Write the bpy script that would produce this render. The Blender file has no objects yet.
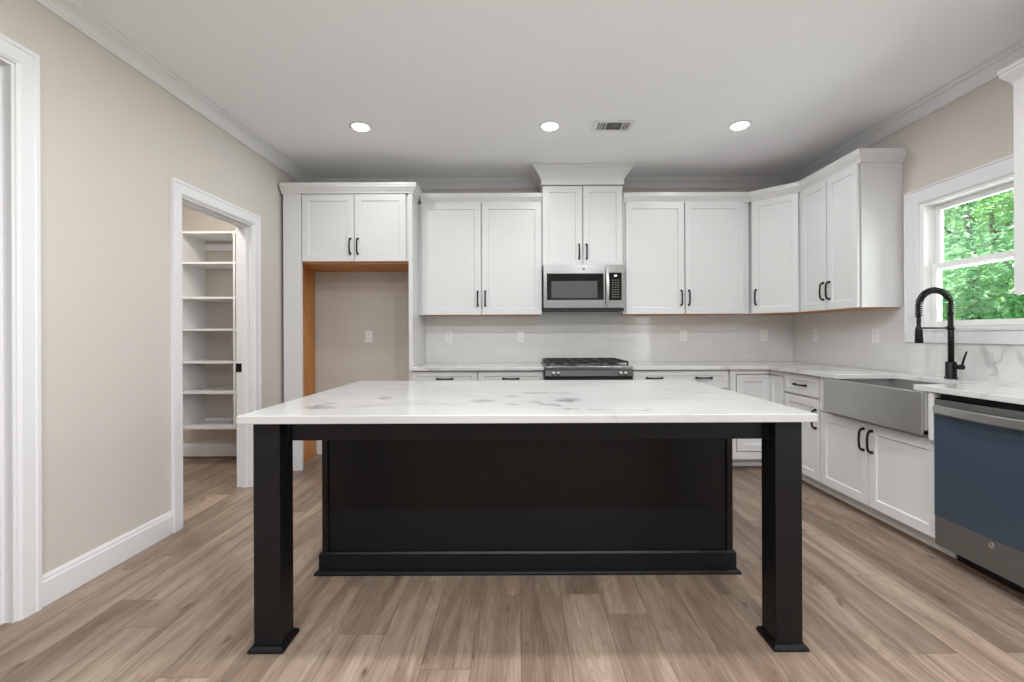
import bpy, bmesh, math, random
from mathutils import Vector, Matrix
random.seed(7)
S = bpy.context.scene
COL = S.collection
R = math.radians

# ------------------------------------------------------------------ camera
cam = bpy.data.objects.new('camera', bpy.data.cameras.new('camera'))
COL.objects.link(cam)
cam.data.sensor_width = 36.0
cam.data.lens = 16.0
cam.data.shift_x = -8.0 / 1024
cam.data.shift_y = -6.0 / 1024
cam.data.clip_start = 0.05
cam.location = (0, 0, 1.2)
cam.rotation_euler = (R(90), 0.0039, 0)
S.camera = cam

# ------------------------------------------------------------------ world, sun, daylight, exposure
S.view_settings.view_transform = 'Standard'
S.view_settings.look = 'None'
S.view_settings.gamma = 1.0
S.view_settings.use_curve_mapping = False
S.view_settings.exposure = 0.06
WORLD_E, SUN_E = 0.75, 12.0
w = bpy.data.worlds.new('sky')
S.world = w
w.use_nodes = True
w.node_tree.nodes['Background'].inputs[0].default_value = (0.86, 0.93, 1.0, 1)
w.node_tree.nodes['Background'].inputs[1].default_value = WORLD_E

def light(name, kind, loc, rot, energy, color=(1, 1, 1), **kw):
    l = bpy.data.lights.new(name, kind)
    l.energy = energy
    l.color = color
    for k, v in kw.items():
        setattr(l, k, v)
    o = bpy.data.objects.new(name, l)
    COL.objects.link(o)
    o.location = loc
    o.rotation_euler = rot
    return o

light('sun', 'SUN', (0, 0, 10), (0, R(-38), R(-25)), SUN_E, (1, .97, .9), angle=R(1))
CAN_E, CAN_C, PANTRY_E, SINKW_E = 5.6, (.965, .985, 1), 22, 12
CAN_MID, CAN_REAR, SIDE_E = 14, 40, 40
# fill added at an unseen side window behind the camera; daylight through the sink window
light('added_side_fill', 'AREA', (2.98, -1.4, 1.35), (0, R(90), 0), SIDE_E, (.96, .985, 1), shape='RECTANGLE', size=1.5, size_y=1.8)
light('sink_window_daylight', 'AREA', (2.98, 2.79, 1.66), (0, R(90), 0), SINKW_E, (.97, 1, .98), shape='RECTANGLE', size=.76, size_y=.72)

# ------------------------------------------------------------------ dimensions
XL, XR, YB, YREAR = -2.135, 2.78, 4.62, -3.4      # inner wall faces
ZC = 2.775                                        # ceiling
CT = 0.921                                        # perimeter counter top
UB, UT = 1.393, 2.44                             # upper doors bottom / top
YU = 4.27                                         # upper door faces, back run
XU = 2.455                                        # upper door faces, right run
YF = 4.0                                          # base door faces, back run
XF = 2.195                                        # base door faces, right run

# ------------------------------------------------------------------ materials
def srgb(r, g, b):
    f = lambda c: (c / 255) / 12.92 if c <= 10 else (((c / 255) + .055) / 1.055) ** 2.4
    return (f(r), f(g), f(b), 1)

def mat(name, col, rough=.5, metal=0.0, spec=.5, coat=0.0, noise=0.0, nscale=30, bump=0.0, bscale=200):
    m = bpy.data.materials.new(name)
    m.use_nodes = True
    nt = m.node_tree
    b = nt.nodes['Principled BSDF']
    b.inputs['Base Color'].default_value = col
    b.inputs['Roughness'].default_value = rough
    b.inputs['Metallic'].default_value = metal
    b.inputs['Specular IOR Level'].default_value = spec
    b.inputs['Coat Weight'].default_value = coat
    tc = nt.nodes.new('ShaderNodeTexCoord')
    if noise:
        n = nt.nodes.new('ShaderNodeTexNoise')
        n.inputs['Scale'].default_value = nscale
        nt.links.new(tc.outputs['Object'], n.inputs['Vector'])
        mx = nt.nodes.new('ShaderNodeMix'); mx.data_type = 'RGBA'
        mx.inputs['A'].default_value = tuple(c * (1 - noise) for c in col[:3]) + (1,)
        mx.inputs['B'].default_value = tuple(min(1, c * (1 + noise)) for c in col[:3]) + (1,)
        nt.links.new(n.outputs['Fac'], mx.inputs['Factor'])
        nt.links.new(mx.outputs['Result'], b.inputs['Base Color'])
    if bump:
        n2 = nt.nodes.new('ShaderNodeTexNoise')
        n2.inputs['Scale'].default_value = bscale
        nt.links.new(tc.outputs['Object'], n2.inputs['Vector'])
        bp = nt.nodes.new('ShaderNodeBump')
        bp.inputs['Strength'].default_value = bump
        bp.inputs['Distance'].default_value = .002
        nt.links.new(n2.outputs['Fac'], bp.inputs['Height'])
        nt.links.new(bp.outputs['Normal'], b.inputs['Normal'])
    return m

class NG:
    """small node helper"""
    def __init__(s, m):
        s.nt = m.node_tree; s.N = s.nt.nodes; s.L = s.nt.links
        s.b = s.N['Principled BSDF']
    def coord(s):
        return s.N.new('ShaderNodeTexCoord').outputs['Object']
    def sep(s, v):
        n = s.N.new('ShaderNodeSeparateXYZ'); s.L.new(v, n.inputs[0]); return n.outputs
    def comb(s, x=0, y=0, z=0):
        n = s.N.new('ShaderNodeCombineXYZ')
        for i, v in enumerate((x, y, z)): s.put(v, n.inputs[i])
        return n.outputs[0]
    def put(s, v, sock):
        if isinstance(v, (int, float)): sock.default_value = v
        elif isinstance(v, tuple): sock.default_value = v
        else: s.L.new(v, sock)
    def m(s, op, a, b=0.0, c=0.0):
        n = s.N.new('ShaderNodeMath'); n.operation = op
        for i, v in enumerate((a, b, c)): s.put(v, n.inputs[i])
        return n.outputs[0]
    def noise(s, v, scale, detail=3, rough=.5, dist=0.0):
        n = s.N.new('ShaderNodeTexNoise')
        s.L.new(v, n.inputs['Vector'])
        n.inputs['Scale'].default_value = scale; n.inputs['Detail'].default_value = detail
        n.inputs['Roughness'].default_value = rough; n.inputs['Distortion'].default_value = dist
        return n.outputs
    def white(s, v):
        n = s.N.new('ShaderNodeTexWhiteNoise'); n.noise_dimensions = '3D'
        s.L.new(v, n.inputs['Vector']); return n.outputs['Value']
    def rng(s, v, a, b, c=0.0, d=1.0):
        n = s.N.new('ShaderNodeMapRange'); s.put(v, n.inputs[0])
        for i, q in enumerate((a, b, c, d)): n.inputs[i + 1].default_value = q
        return n.outputs[0]
    def mix(s, f, a, b, blend='MIX'):
        n = s.N.new('ShaderNodeMix'); n.data_type = 'RGBA'; n.blend_type = blend
        s.put(f, n.inputs['Factor']); s.put(a, n.inputs['A']); s.put(b, n.inputs['B'])
        return n.outputs['Result']
    def bump(s, h, strength=.3, dist=.002):
        n = s.N.new('ShaderNodeBump'); n.inputs['Strength'].default_value = strength
        n.inputs['Distance'].default_value = dist; s.L.new(h, n.inputs['Height'])
        s.L.new(n.outputs[0], s.b.inputs['Normal'])

M = {}
M['wall'] = mat('beige wall paint', srgb(208, 202, 194), .6, spec=.3, noise=.015, nscale=4, bump=.05, bscale=300)
M['ceiling'] = mat('ceiling paint', srgb(246, 247, 250), .9, spec=.1, noise=.01, nscale=3)
M['trim'] = mat('white trim paint', srgb(230, 230, 232), .32, noise=.006, nscale=8)
M['cabinet'] = mat('white cabinet paint', srgb(221, 221, 221), .33, noise=.006, nscale=6)
M['black'] = mat('black island paint', srgb(18, 18, 20), .42, spec=.28, noise=.06, nscale=12)
M['blackmetal'] = mat('matte black metal', srgb(16, 16, 16), .42, spec=.3, noise=.05)
M['blackglass'] = mat('black glass', srgb(14, 14, 15), .08, noise=.02)
M['greyglass'] = mat('grey oven window glass', srgb(88, 88, 88), .15, noise=.06, nscale=60)
M['darkvoid'] = mat('dark plastic', srgb(12, 12, 12), .6, noise=.03)
M['iron'] = mat('cast iron', srgb(28, 28, 28), .55, noise=.1, bump=.2)
M['plastic'] = mat('white plastic', srgb(240, 240, 238), .35, noise=.005)
M['socket'] = mat('socket grey slots', srgb(120, 118, 115), .5, noise=.02)
M['print'] = mat('pale printed marks', srgb(205, 205, 205), .5, noise=.02)
M['duct'] = mat('galvanized duct', srgb(96, 96, 96), .6, noise=.05)
M['shoe'] = mat('brown shoe moulding', srgb(104, 82, 66), .5, noise=.15, nscale=12)
M['vinyl'] = mat('white vinyl sash', srgb(244, 244, 244), .4, noise=.005)
M['chrome'] = mat('polished steel', srgb(225, 225, 225), .12, metal=1, noise=.02)

def steel(name, base, rough, axis, metal=.85):
    m = mat(name, base, rough, metal=1.0)
    g = NG(m); x, y, z = g.sep(g.coord())
    k = {'z': (5, 5, 400), 'x': (400, 5, 5), 'y': (5, 400, 5)}[axis]
    v = g.comb(g.m('MULTIPLY', x, k[0]), g.m('MULTIPLY', y, k[1]), g.m('MULTIPLY', z, k[2]))
    f = g.noise(v, 1.0, 2)['Fac']
    g.L.new(g.rng(f, .3, .7, rough * .95, rough * 1.06), g.b.inputs['Roughness'])
    g.L.new(g.mix(f, tuple(c * .97 for c in base[:3]) + (1,), tuple(min(1, c * 1.03) for c in base[:3]) + (1,)), g.b.inputs['Base Color'])
    g.b.inputs['Metallic'].default_value = metal
    return m
M['steel'] = steel('brushed stainless steel', srgb(190, 190, 189), .34, 'z')
M['appsteel'] = steel('appliance stainless steel', srgb(150, 150, 149), .25, 'z', .95)
M['rangesteel'] = steel('dark range steel', srgb(70, 70, 70), .4, 'z', .4)
M['darksteel'] = steel('dark stainless steel', srgb(128, 127, 126), .34, 'z', .7)
M['film'] = mat('blue protective film on steel', srgb(80, 96, 114), .3, metal=.5, noise=.04, nscale=5)

def wood(name, c1, c2, axis='z'):
    m = mat(name, c1, .5)
    g = NG(m); x, y, z = g.sep(g.coord())
    k = {'z': (14, 14, 1.2), 'x': (1.2, 14, 14), 'y': (14, 1.2, 14)}[axis]
    v = g.comb(g.m('MULTIPLY', x, k[0]), g.m('MULTIPLY', y, k[1]), g.m('MULTIPLY', z, k[2]))
    f = g.noise(v, 1.4, 5, .6, .6)['Fac']
    g.L.new(g.mix(g.rng(f, .3, .7), c1, c2), g.b.inputs['Base Color'])
    return m
M['ply'] = wood('raw maple plywood', srgb(214, 150, 84), srgb(190, 124, 62))

def quartz(name, veins=(), light_=(220, 202), amount=.75, plane='xy'):
    m = mat(name, srgb(236, 236, 235), .16, spec=.5)
    g = NG(m); c = g.coord(); x, y, z = g.sep(c)
    if plane == 'yz': x, y, z = y, z, x
    nz = g.noise(c, 5.5, 4, .6)['Color']; nx, ny, _ = g.sep(nz)
    dx = g.m('ADD', x, g.m('MULTIPLY', g.m('SUBTRACT', nx, .5), .22))
    dy = g.m('ADD', y, g.m('MULTIPLY', g.m('SUBTRACT', ny, .5), .22))
    base = g.noise(c, 2.2, 3, .5)['Fac']
    col = g.mix(g.rng(base, .35, .75), srgb(light_[0], light_[0], light_[0] - 1), srgb(light_[1], light_[1], light_[1] - 1))
    # thin wandering veins, present only in patches
    d = g.noise(g.comb(g.m('MULTIPLY', dx, .9), g.m('MULTIPLY', dy, 2.0), z), 1.7, 3, .5)['Fac']
    ridge = g.m('ABSOLUTE', g.m('SUBTRACT', d, .5))
    line = g.rng(ridge, 0, .02, 1, 0)
    patch = g.rng(g.noise(c, 2.7, 2)['Fac'], .47, .68)
    col = g.mix(g.m('MULTIPLY', g.m('MULTIPLY', line, patch), amount), col, srgb(150, 150, 150))
    soft = g.m('MULTIPLY', g.rng(ridge, 0, .08, 1, 0), patch)
    col = g.mix(g.m('MULTIPLY', soft, amount * .47), col, srgb(185, 185, 185))
    # the slab's own larger grey blotches and streaks
    n2 = g.noise(c, 13, 3, .6)['Color']; n2x, n2y, _ = g.sep(n2)
    sx = g.m('ADD', x, g.m('MULTIPLY', g.m('SUBTRACT', n2x, .5), .1)); sy = g.m('ADD', y, g.m('MULTIPLY', g.m('SUBTRACT', n2y, .5), .16))
    for (vx, vy, ln, wd, ang, st) in veins:
        ca, sa = math.cos(ang), math.sin(ang)
        ux = g.m('SUBTRACT', sx, vx); uy = g.m('SUBTRACT', sy, vy)
        a = g.m('DIVIDE', g.m('ADD', g.m('MULTIPLY', ux, ca), g.m('MULTIPLY', uy, sa)), ln)
        b = g.m('DIVIDE', g.m('SUBTRACT', g.m('MULTIPLY', uy, ca), g.m('MULTIPLY', ux, sa)), wd)
        r = g.m('SQRT', g.m('ADD', g.m('MULTIPLY', a, a), g.m('MULTIPLY', b, b)))
        col = g.mix(g.m('MULTIPLY', g.rng(r, .15, 1, 1, 0), st), col, srgb(112, 112, 113))
    g.L.new(col, g.b.inputs['Base Color'])
    return m
M['quartz'] = quartz('white veined quartz')
M['slab'] = quartz('white veined slab', [(2.69, 1.05, .22, .026, 1.15, .32), (2.62, 1.06, .2, .022, -1.0, .28), (2.86, 1.03, .2, .03, 1.35, .2), (2.5, 1.05, .2, .03, 1.0, .28)], (228, 214), .2, 'yz')

def tile(name, ax):
    m = mat(name, srgb(226, 226, 224), .07)
    g = NG(m); x, y, z = g.sep(g.coord())
    u = x if ax == 'x' else y
    n = g.N.new('ShaderNodeTexBrick')
    g.L.new(g.comb(u, g.m('SUBTRACT', z, .921), 0), n.inputs['Vector'])
    n.inputs['Scale'].default_value = 1
    n.inputs['Brick Width'].default_value = .23
    n.inputs['Row Height'].default_value = .0755
    n.inputs['Mortar Size'].default_value = .0013
    n.inputs['Mortar Smooth'].default_value = .3
    n.inputs['Color1'].default_value = srgb(226, 226, 224)
    n.inputs['Color2'].default_value = srgb(221, 221, 219)
    n.inputs['Mortar'].default_value = srgb(206, 206, 203)
    g.L.new(n.outputs['Color'], g.b.inputs['Base Color'])
    g.L.new(g.rng(n.outputs['Fac'], 0, 1, .07, .5), g.b.inputs['Roughness'])
    wob = g.noise(g.coord(), 9, 1)['Fac']
    g.bump(g.m('ADD', g.m('SUBTRACT', 1.0, n.outputs['Fac']), g.m('MULTIPLY', wob, .6)), .35, .0012)
    return m
M['tilex'] = tile('glossy white subway tile', 'x')
M['tiley'] = tile('glossy white subway tile side', 'y')

def planks():
    m = mat('brown grey plank floor', srgb(150, 126, 108), .42, spec=.35)
    g = NG(m); c = g.coord(); x, y, z = g.sep(c)
    W, L = .182, 1.22
    row = g.m('FLOOR', g.m('DIVIDE', x, W))
    off = g.m('MULTIPLY', g.white(g.comb(row, 3.1, .7)), L)
    yy = g.m('DIVIDE', g.m('ADD', y, off), L)
    idx = g.m('FLOOR', yy)
    rnd = g.white(g.comb(row, idx, .5))
    rnd2 = g.white(g.comb(row, idx, 7.5))
    fx = g.m('FRACT', g.m('DIVIDE', x, W)); fy = g.m('FRACT', yy)
    ex = g.m('MULTIPLY', g.m('MINIMUM', fx, g.m('SUBTRACT', 1.0, fx)), W)
    ey = g.m('MULTIPLY', g.m('MINIMUM', fy, g.m('SUBTRACT', 1.0, fy)), L)
    e = g.m('MINIMUM', ex, ey)
    gap = g.rng(e, .0004, .0022, 1, 0)
    gx = g.m('ADD', x, g.m('MULTIPLY', rnd, 37)); gy = g.m('ADD', y, g.m('MULTIPLY', rnd2, 23))
    broad = g.noise(g.comb(g.m('MULTIPLY', gx, 9), g.m('MULTIPLY', gy, .9), 0), 1.0, 3, .55, .8)['Fac']
    grain = g.noise(g.comb(g.m('MULTIPLY', gx, 70), g.m('MULTIPLY', gy, 2.2), 0), 1.0, 5, .65, 1.4)['Fac']
    fine = g.noise(g.comb(g.m('MULTIPLY', gx, 210), g.m('MULTIPLY', gy, 7), 0), 1.0, 3, .6)['Fac']
    # cathedral figure: rings of a stretched distance field, bent by noise
    figw = g.noise(g.comb(g.m('MULTIPLY', gx, 5), g.m('MULTIPLY', gy, .8), 3.3), 1.0, 2, .5)['Fac']
    ring = g.m('SINE', g.m('MULTIPLY', figw, 130.0))
    knot = g.noise(g.comb(g.m('MULTIPLY', gx, 15), g.m('MULTIPLY', gy, 5), 0), 1.0, 2, .5)['Fac']
    col = g.mix(g.rng(rnd, 0, 1), srgb(171, 151, 134), srgb(134, 115, 100))
    col = g.mix(g.m('MULTIPLY', g.rng(broad, .4, .68), .72), col, srgb(104, 85, 71))
    col = g.mix(g.m('MULTIPLY', g.rng(broad, .5, .3), .4), col, srgb(184, 166, 150))
    col = g.mix(g.m('MULTIPLY', g.rng(ring, .2, 1), .22), col, srgb(112, 90, 74))
    col = g.mix(g.m('MULTIPLY', g.rng(grain, .47, .7), .42), col, srgb(98, 79, 65))
    col = g.mix(g.m('MULTIPLY', g.rng(fine, .5, .75), .32), col, srgb(196, 178, 162))
    col = g.mix(g.m('MULTIPLY', g.rng(knot, .665, .75), .8), col, srgb(84, 66, 54))
    col = g.mix(g.m('MULTIPLY', gap, .55), col, srgb(84, 68, 56))
    g.L.new(col, g.b.inputs['Base Color'])
    g.L.new(g.rng(grain, .3, .7, .36, .5), g.b.inputs['Roughness'])
    g.bump(g.m('SUBTRACT', g.m('MULTIPLY', fine, .2), gap), .25, .0015)
    return m
M['floor'] = planks()

def glass():
    m = bpy.data.materials.new('window pane glass'); m.use_nodes = True
    nt = m.node_tree; nt.nodes.remove(nt.nodes['Principled BSDF'])
    out = nt.nodes['Material Output']
    t = nt.nodes.new('ShaderNodeBsdfTransparent'); t.inputs[0].default_value = (.96, .98, .97, 1)
    gl = nt.nodes.new('ShaderNodeBsdfGlossy'); gl.inputs['Roughness'].default_value = .02
    fr = nt.nodes.new('ShaderNodeFresnel'); fr.inputs[0].default_value = 1.3
    mx = nt.nodes.new('ShaderNodeMixShader')
    nt.links.new(fr.outputs[0], mx.inputs[0]); nt.links.new(t.outputs[0], mx.inputs[1]); nt.links.new(gl.outputs[0], mx.inputs[2])
    nt.links.new(mx.outputs[0], out.inputs[0])
    return m
M['glass'] = glass()

def leafmat(name, c1, c2):
    m = mat(name, c1, .5)
    g = NG(m)
    f = g.noise(g.coord(), 3.5, 3)['Fac']
    col = g.mix(g.rng(f, .35, .65), c1, c2)
    g.L.new(col, g.b.inputs['Base Color'])
    nt = m.node_tree
    tr = nt.nodes.new('ShaderNodeBsdfTranslucent'); nt.links.new(col, tr.inputs[0])
    mx = nt.nodes.new('ShaderNodeMixShader'); mx.inputs[0].default_value = .4
    nt.links.new(g.b.outputs[0], mx.inputs[1]); nt.links.new(tr.outputs[0], mx.inputs[2])
    nt.links.new(mx.outputs[0], nt.nodes['Material Output'].inputs[0])
    return m
M['leaf1'] = leafmat('fresh green leaves', srgb(206, 236, 160), srgb(146, 204, 116))
M['leaf2'] = leafmat('cool green leaves', srgb(200, 236, 200), srgb(140, 200, 148))
M['leaf3'] = leafmat('dark green leaves', srgb(130, 180, 110), srgb(80, 135, 80))
M['bark'] = mat('bark', srgb(120, 104, 88), .8, noise=.2, nscale=10, bump=.6, bscale=30)
M['grass'] = mat('lawn', srgb(98, 140, 70), .9, noise=.25, nscale=6)

def emit(name, col, st):
    m = mat(name, (1, 1, 1, 1), .5)
    b = m.node_tree.nodes['Principled BSDF']
    b.inputs['Emission Color'].default_value = col
    b.inputs['Emission Strength'].default_value = st
    return m
M['lamp'] = emit('lit lamp lens', (1, .985, .95, 1), 14)
M['display'] = emit('lit clock digits', (.85, .95, 1, 1), .7)

# ------------------------------------------------------------------ mesh building
class MB:
    def __init__(s):
        s.v = []; s.f = []; s.sm = []
    def add(s, vs, fs, smooth=False):
        o = len(s.v)
        s.v += [tuple(v) for v in vs]
        for f in fs:
            s.f.append(tuple(i + o for i in f)); s.sm.append(smooth)
        return s
    def box(s, x0, x1, y0, y1, z0, z1):
        if x0 > x1: x0, x1 = x1, x0
        if y0 > y1: y0, y1 = y1, y0
        if z0 > z1: z0, z1 = z1, z0
        vs = [(x0, y0, z0), (x1, y0, z0), (x1, y1, z0), (x0, y1, z0), (x0, y0, z1), (x1, y0, z1), (x1, y1, z1), (x0, y1, z1)]
        return s.add(vs, [(0, 3, 2, 1), (4, 5, 6, 7), (0, 1, 5, 4), (1, 2, 6, 5), (2, 3, 7, 6), (3, 0, 4, 7)])
    def prism(s, pts, z0, z1):
        n = len(pts)
        area = sum(pts[i][0] * pts[(i + 1) % n][1] - pts[(i + 1) % n][0] * pts[i][1] for i in range(n))
        if area < 0: pts = pts[::-1]
        vs = [(x, y, z0) for x, y in pts] + [(x, y, z1) for x, y in pts]
        fs = [tuple(range(n))[::-1], tuple(range(n, 2 * n))] + [(i, (i + 1) % n, n + (i + 1) % n, n + i) for i in range(n)]
        return s.add(vs, fs)
    def tube(s, pts, r, n=10, cap=True):
        pts = [Vector(p) for p in pts]
        rs = r if isinstance(r, (list, tuple)) else [r] * len(pts)
        t0 = (pts[1] - pts[0]).normalized()
        up = Vector((0, 0, 1)) if abs(t0.z) < .9 else Vector((1, 0, 0))
        nrm = t0.cross(up).normalized()
        vs = []
        for i, p in enumerate(pts):
            if i == 0: t = pts[1] - pts[0]
            elif i == len(pts) - 1: t = pts[-1] - pts[-2]
            else: t = (pts[i + 1] - pts[i]).normalized() + (pts[i] - pts[i - 1]).normalized()
            t.normalize()
            nrm = (nrm - t * nrm.dot(t)).normalized()
            b = t.cross(nrm)
            for k in range(n):
                a = 2 * math.pi * k / n
                vs.append(p + (nrm * math.cos(a) + b * math.sin(a)) * rs[i])
        fs = []
        for i in range(len(pts) - 1):
            for k in range(n):
                fs.append((i * n + k, i * n + (k + 1) % n, (i + 1) * n + (k + 1) % n, (i + 1) * n + k))
        s.add(vs, fs, True)
        if cap:
            o = len(s.v) - len(vs)
            s.f.append(tuple(o + k for k in range(n))[::-1]); s.sm.append(False)
            e = o + (len(pts) - 1) * n
            s.f.append(tuple(e + k for k in range(n))); s.sm.append(False)
        return s
    def lathe(s, prof, c, n=32, axis='z'):
        vs = []
        for (r, h) in prof:
            for k in range(n):
                a = 2 * math.pi * k / n
                if axis == 'z': vs.append((c[0] + r * math.cos(a), c[1] + r * math.sin(a), c[2] + h))
                elif axis == 'y': vs.append((c[0] + r * math.cos(a), c[1] + h, c[2] + r * math.sin(a)))
                else: vs.append((c[0] + h, c[1] + r * math.cos(a), c[2] + r * math.sin(a)))
        fs = []
        for i in range(len(prof) - 1):
            for k in range(n):
                fs.append((i * n + k, i * n + (k + 1) % n, (i + 1) * n + (k + 1) % n, (i + 1) * n + k))
        s.add(vs, fs, True)
        o = len(s.v) - len(vs)
        if prof[0][0] > 1e-6: s.f.append(tuple(o + k for k in range(n))[::-1]); s.sm.append(False)
        if prof[-1][0] > 1e-6: s.f.append(tuple(o + (len(prof) - 1) * n + k for k in range(n))); s.sm.append(False)
        return s
    def sweep(s, path, prof, z=0.0, side=1, up='z'):
        """profile (out, height) carried along a plan path with mitred corners; out goes to the right of travel for side=1"""
        P = [Vector(p) for p in path]; n = len(P); k = len(prof)
        nr = []
        for i in range(n - 1):
            d = (P[i + 1] - P[i]).normalized(); nr.append(Vector((d.y, -d.x)) * side)
        vs = []
        for i in range(n):
            if i == 0: m = nr[0]
            elif i == n - 1: m = nr[-1]
            else: m = (nr[i - 1] + nr[i]) / (1 + nr[i - 1].dot(nr[i]))
            for (o, h) in prof:
                q = P[i] + m * o
                vs.append((q.x, q.y, z + h))
        fs = []
        for i in range(n - 1):
            for j in range(k):
                fs.append((i * k + j, i * k + (j + 1) % k, (i + 1) * k + (j + 1) % k, (i + 1) * k + j))
        fs.append(tuple(range(k))[::-1]); fs.append(tuple((n - 1) * k + j for j in range(k)))
        return s.add(vs, fs)
    def xf(s, mtx):
        s.v = [tuple(mtx @ Vector(v)) for v in s.v]; return s
    def build(s, name, m, parent=None, world=False, bev=0.0, kind=None):
        me = bpy.data.meshes.new(name)
        vs = s.v
        if world and parent is not None:
            r = parent
            while r.parent: r = r.parent
            inv = (Matrix.Translation(r.location) @ r.rotation_euler.to_matrix().to_4x4()).inverted()
            vs = [tuple(inv @ Vector(v)) for v in vs]
        me.from_pydata(vs, [], s.f)
        me.polygons.foreach_set('use_smooth', s.sm)
        me.materials.append(M[m])
        bm = bmesh.new(); bm.from_mesh(me)
        bmesh.ops.recalc_face_normals(bm, faces=bm.faces)
        bm.to_mesh(me); bm.free()
        me.update()
        o = bpy.data.objects.new(name, me); COL.objects.link(o)
        if parent is not None: o.parent = parent
        if bev:
            b = o.modifiers.new('bevel', 'BEVEL'); b.width = bev; b.segments = 2; b.limit_method = 'ANGLE'; b.angle_limit = R(40)
            b.harden_normals = False
        if kind: o['kind'] = kind
        return o

def thing(name, label, cat, loc=(0, 0, 0), rz=0.0, group=None, kind=None):
    o = bpy.data.objects.new(name, None); COL.objects.link(o)
    o.empty_display_size = .1
    o.location = loc; o.rotation_euler = (0, 0, rz)
    if label: o['label'] = label
    if cat: o['category'] = cat
    if group: o['group'] = group
    if kind: o['kind'] = kind
    return o

def tag(o, label, cat, group=None):
    o['label'] = label; o['category'] = cat
    if group: o['group'] = group
    return o

# ------------------------------------------------------------------ room shell
MB().box(-3.9, 3.0, -3.6, 4.8, -.1, 0).build('floor', 'floor', kind='structure')
MB().box(-3.9, 3.0, -3.6, 4.8, ZC, ZC + .12).build('ceiling', 'ceiling', kind='structure')

# left wall with two openings: hall opening (Y .95-1.915, top 2.36) and pantry opening (Y 2.857-3.60, top 2.093)
XLo = -2.25
b = MB()
b.box(XLo, XL, -3.4, .95, 0, ZC); b.box(XLo, XL, .95, 1.927, 2.36, ZC)
b.box(XLo, XL, 1.927, 2.857, 0, ZC); b.box(XLo, XL, 2.857, 3.635, 2.093, ZC); b.box(XLo, XL, 3.635, YB, 0, ZC)
wall_left = b.build('wall_left', 'wall', kind='structure')
# right wall with window opening
WY0, WY1, WZ0, WZ1 = 2.42, 3.16, 1.235, 2.095
b = MB()
b.box(XR, 2.9, -3.4, -2.3, 0, ZC); b.box(XR, 2.9, -.5, WY0, 0, ZC); b.box(XR, 2.9, WY1, YB, 0, ZC)
b.box(XR, 2.9, -2.3, -.5, 0, .6); b.box(XR, 2.9, -2.3, -.5, 2.1, ZC)
b.box(XR, 2.9, WY0, WY1, 0, WZ0); b.box(XR, 2.9, WY0, WY1, WZ1, ZC)
wall_right = b.build('wall_right', 'wall', kind='structure')
wall_back = MB().box(XLo, 2.9, YB, YB + .12, 0, ZC).build('wall_back', 'wall', kind='structure')
# rear wall behind the camera with two tall windows
b = MB()
for (x0, x1, z0, z1) in ((-2.25, -1.9, 0, ZC), (-.1, .45, 0, ZC), (2.25, 2.9, 0, ZC), (-1.9, -.1, 0, .1), (.45, 2.25, 0, .1), (-1.9, -.1, 2.4, ZC), (.45, 2.25, 2.4, ZC)):
    b.box(x0, x1, YREAR - .12, YREAR, z0, z1)
b.build('wall_rear', 'wall', kind='structure')
for i, x0 in enumerate((-1.9, .45)):
    b = MB(); x1 = x0 + 1.8
    b.box(x0, x0 + .06, -3.47, -3.35, .1, 2.4); b.box(x1 - .06, x1, -3.47, -3.35, .1, 2.4)
    b.box(x0, x1, -3.47, -3.35, .1, .16); b.box(x0, x1, -3.47, -3.35, 2.34, 2.4)
    b.box((x0 + x1) / 2 - .04, (x0 + x1) / 2 + .04, -3.45, -3.4, .1, 2.4)
    b.build('window_%d' % (i + 2), 'vinyl', kind='structure')
b = MB()
b.box(XR - .01, 2.85, -2.3, -2.24, .6, 2.1); b.box(XR - .01, 2.85, -.56, -.5, .6, 2.1); b.box(XR - .01, 2.85, -2.3, -.5, .6, .66); b.box(XR - .01, 2.85, -2.3, -.5, 2.04, 2.1); b.box(2.8, 2.84, -1.43, -1.37, .6, 2.1)
b.build('window_4', 'vinyl', kind='structure')  # unseen window, added to give the side fill light an opening
# pantry and hall shells behind the left wall
MB().box(-3.9, -3.78, 2.2, 4.62, 0, ZC).build('wall_pantry_left', 'wall', kind='structure')
MB().box(-3.78, XLo - .001, 4.5, 4.62, 0, ZC).build('wall_pantry_back', 'wall', kind='structure')
MB().box(-3.9, XLo - .001, 2.1, 2.2, 0, ZC).build('wall_pantry_front', 'wall', kind='structure')
MB().box(-3.6, -3.5, -3.4, 2.1, 0, ZC).build('wall_hall', 'wall', kind='structure')

# crown moulding round the room
CROWN = [(.001, -.09), (.01, -.09), (.01, -.078), (.016, -.074), (.022, -.062), (.034, -.048), (.05, -.036), (.058, -.032), (.058, -.024), (.066, -.022), (.072, -.012), (.082, -.01), (.082, -.001), (.001, -.001)]
MB().sweep([(XL, -3.4), (XL, YB)], CROWN, ZC, 1).build('trim_1', 'trim', kind='structure')
MB().sweep([(XL, YB), (XR, YB)], CROWN, ZC, 1).build('trim_2', 'trim', kind='structure')
MB().sweep([(XR, YB), (XR, -3.4)], CROWN, ZC, 1).build('trim_3', 'trim', kind='structure')
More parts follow.
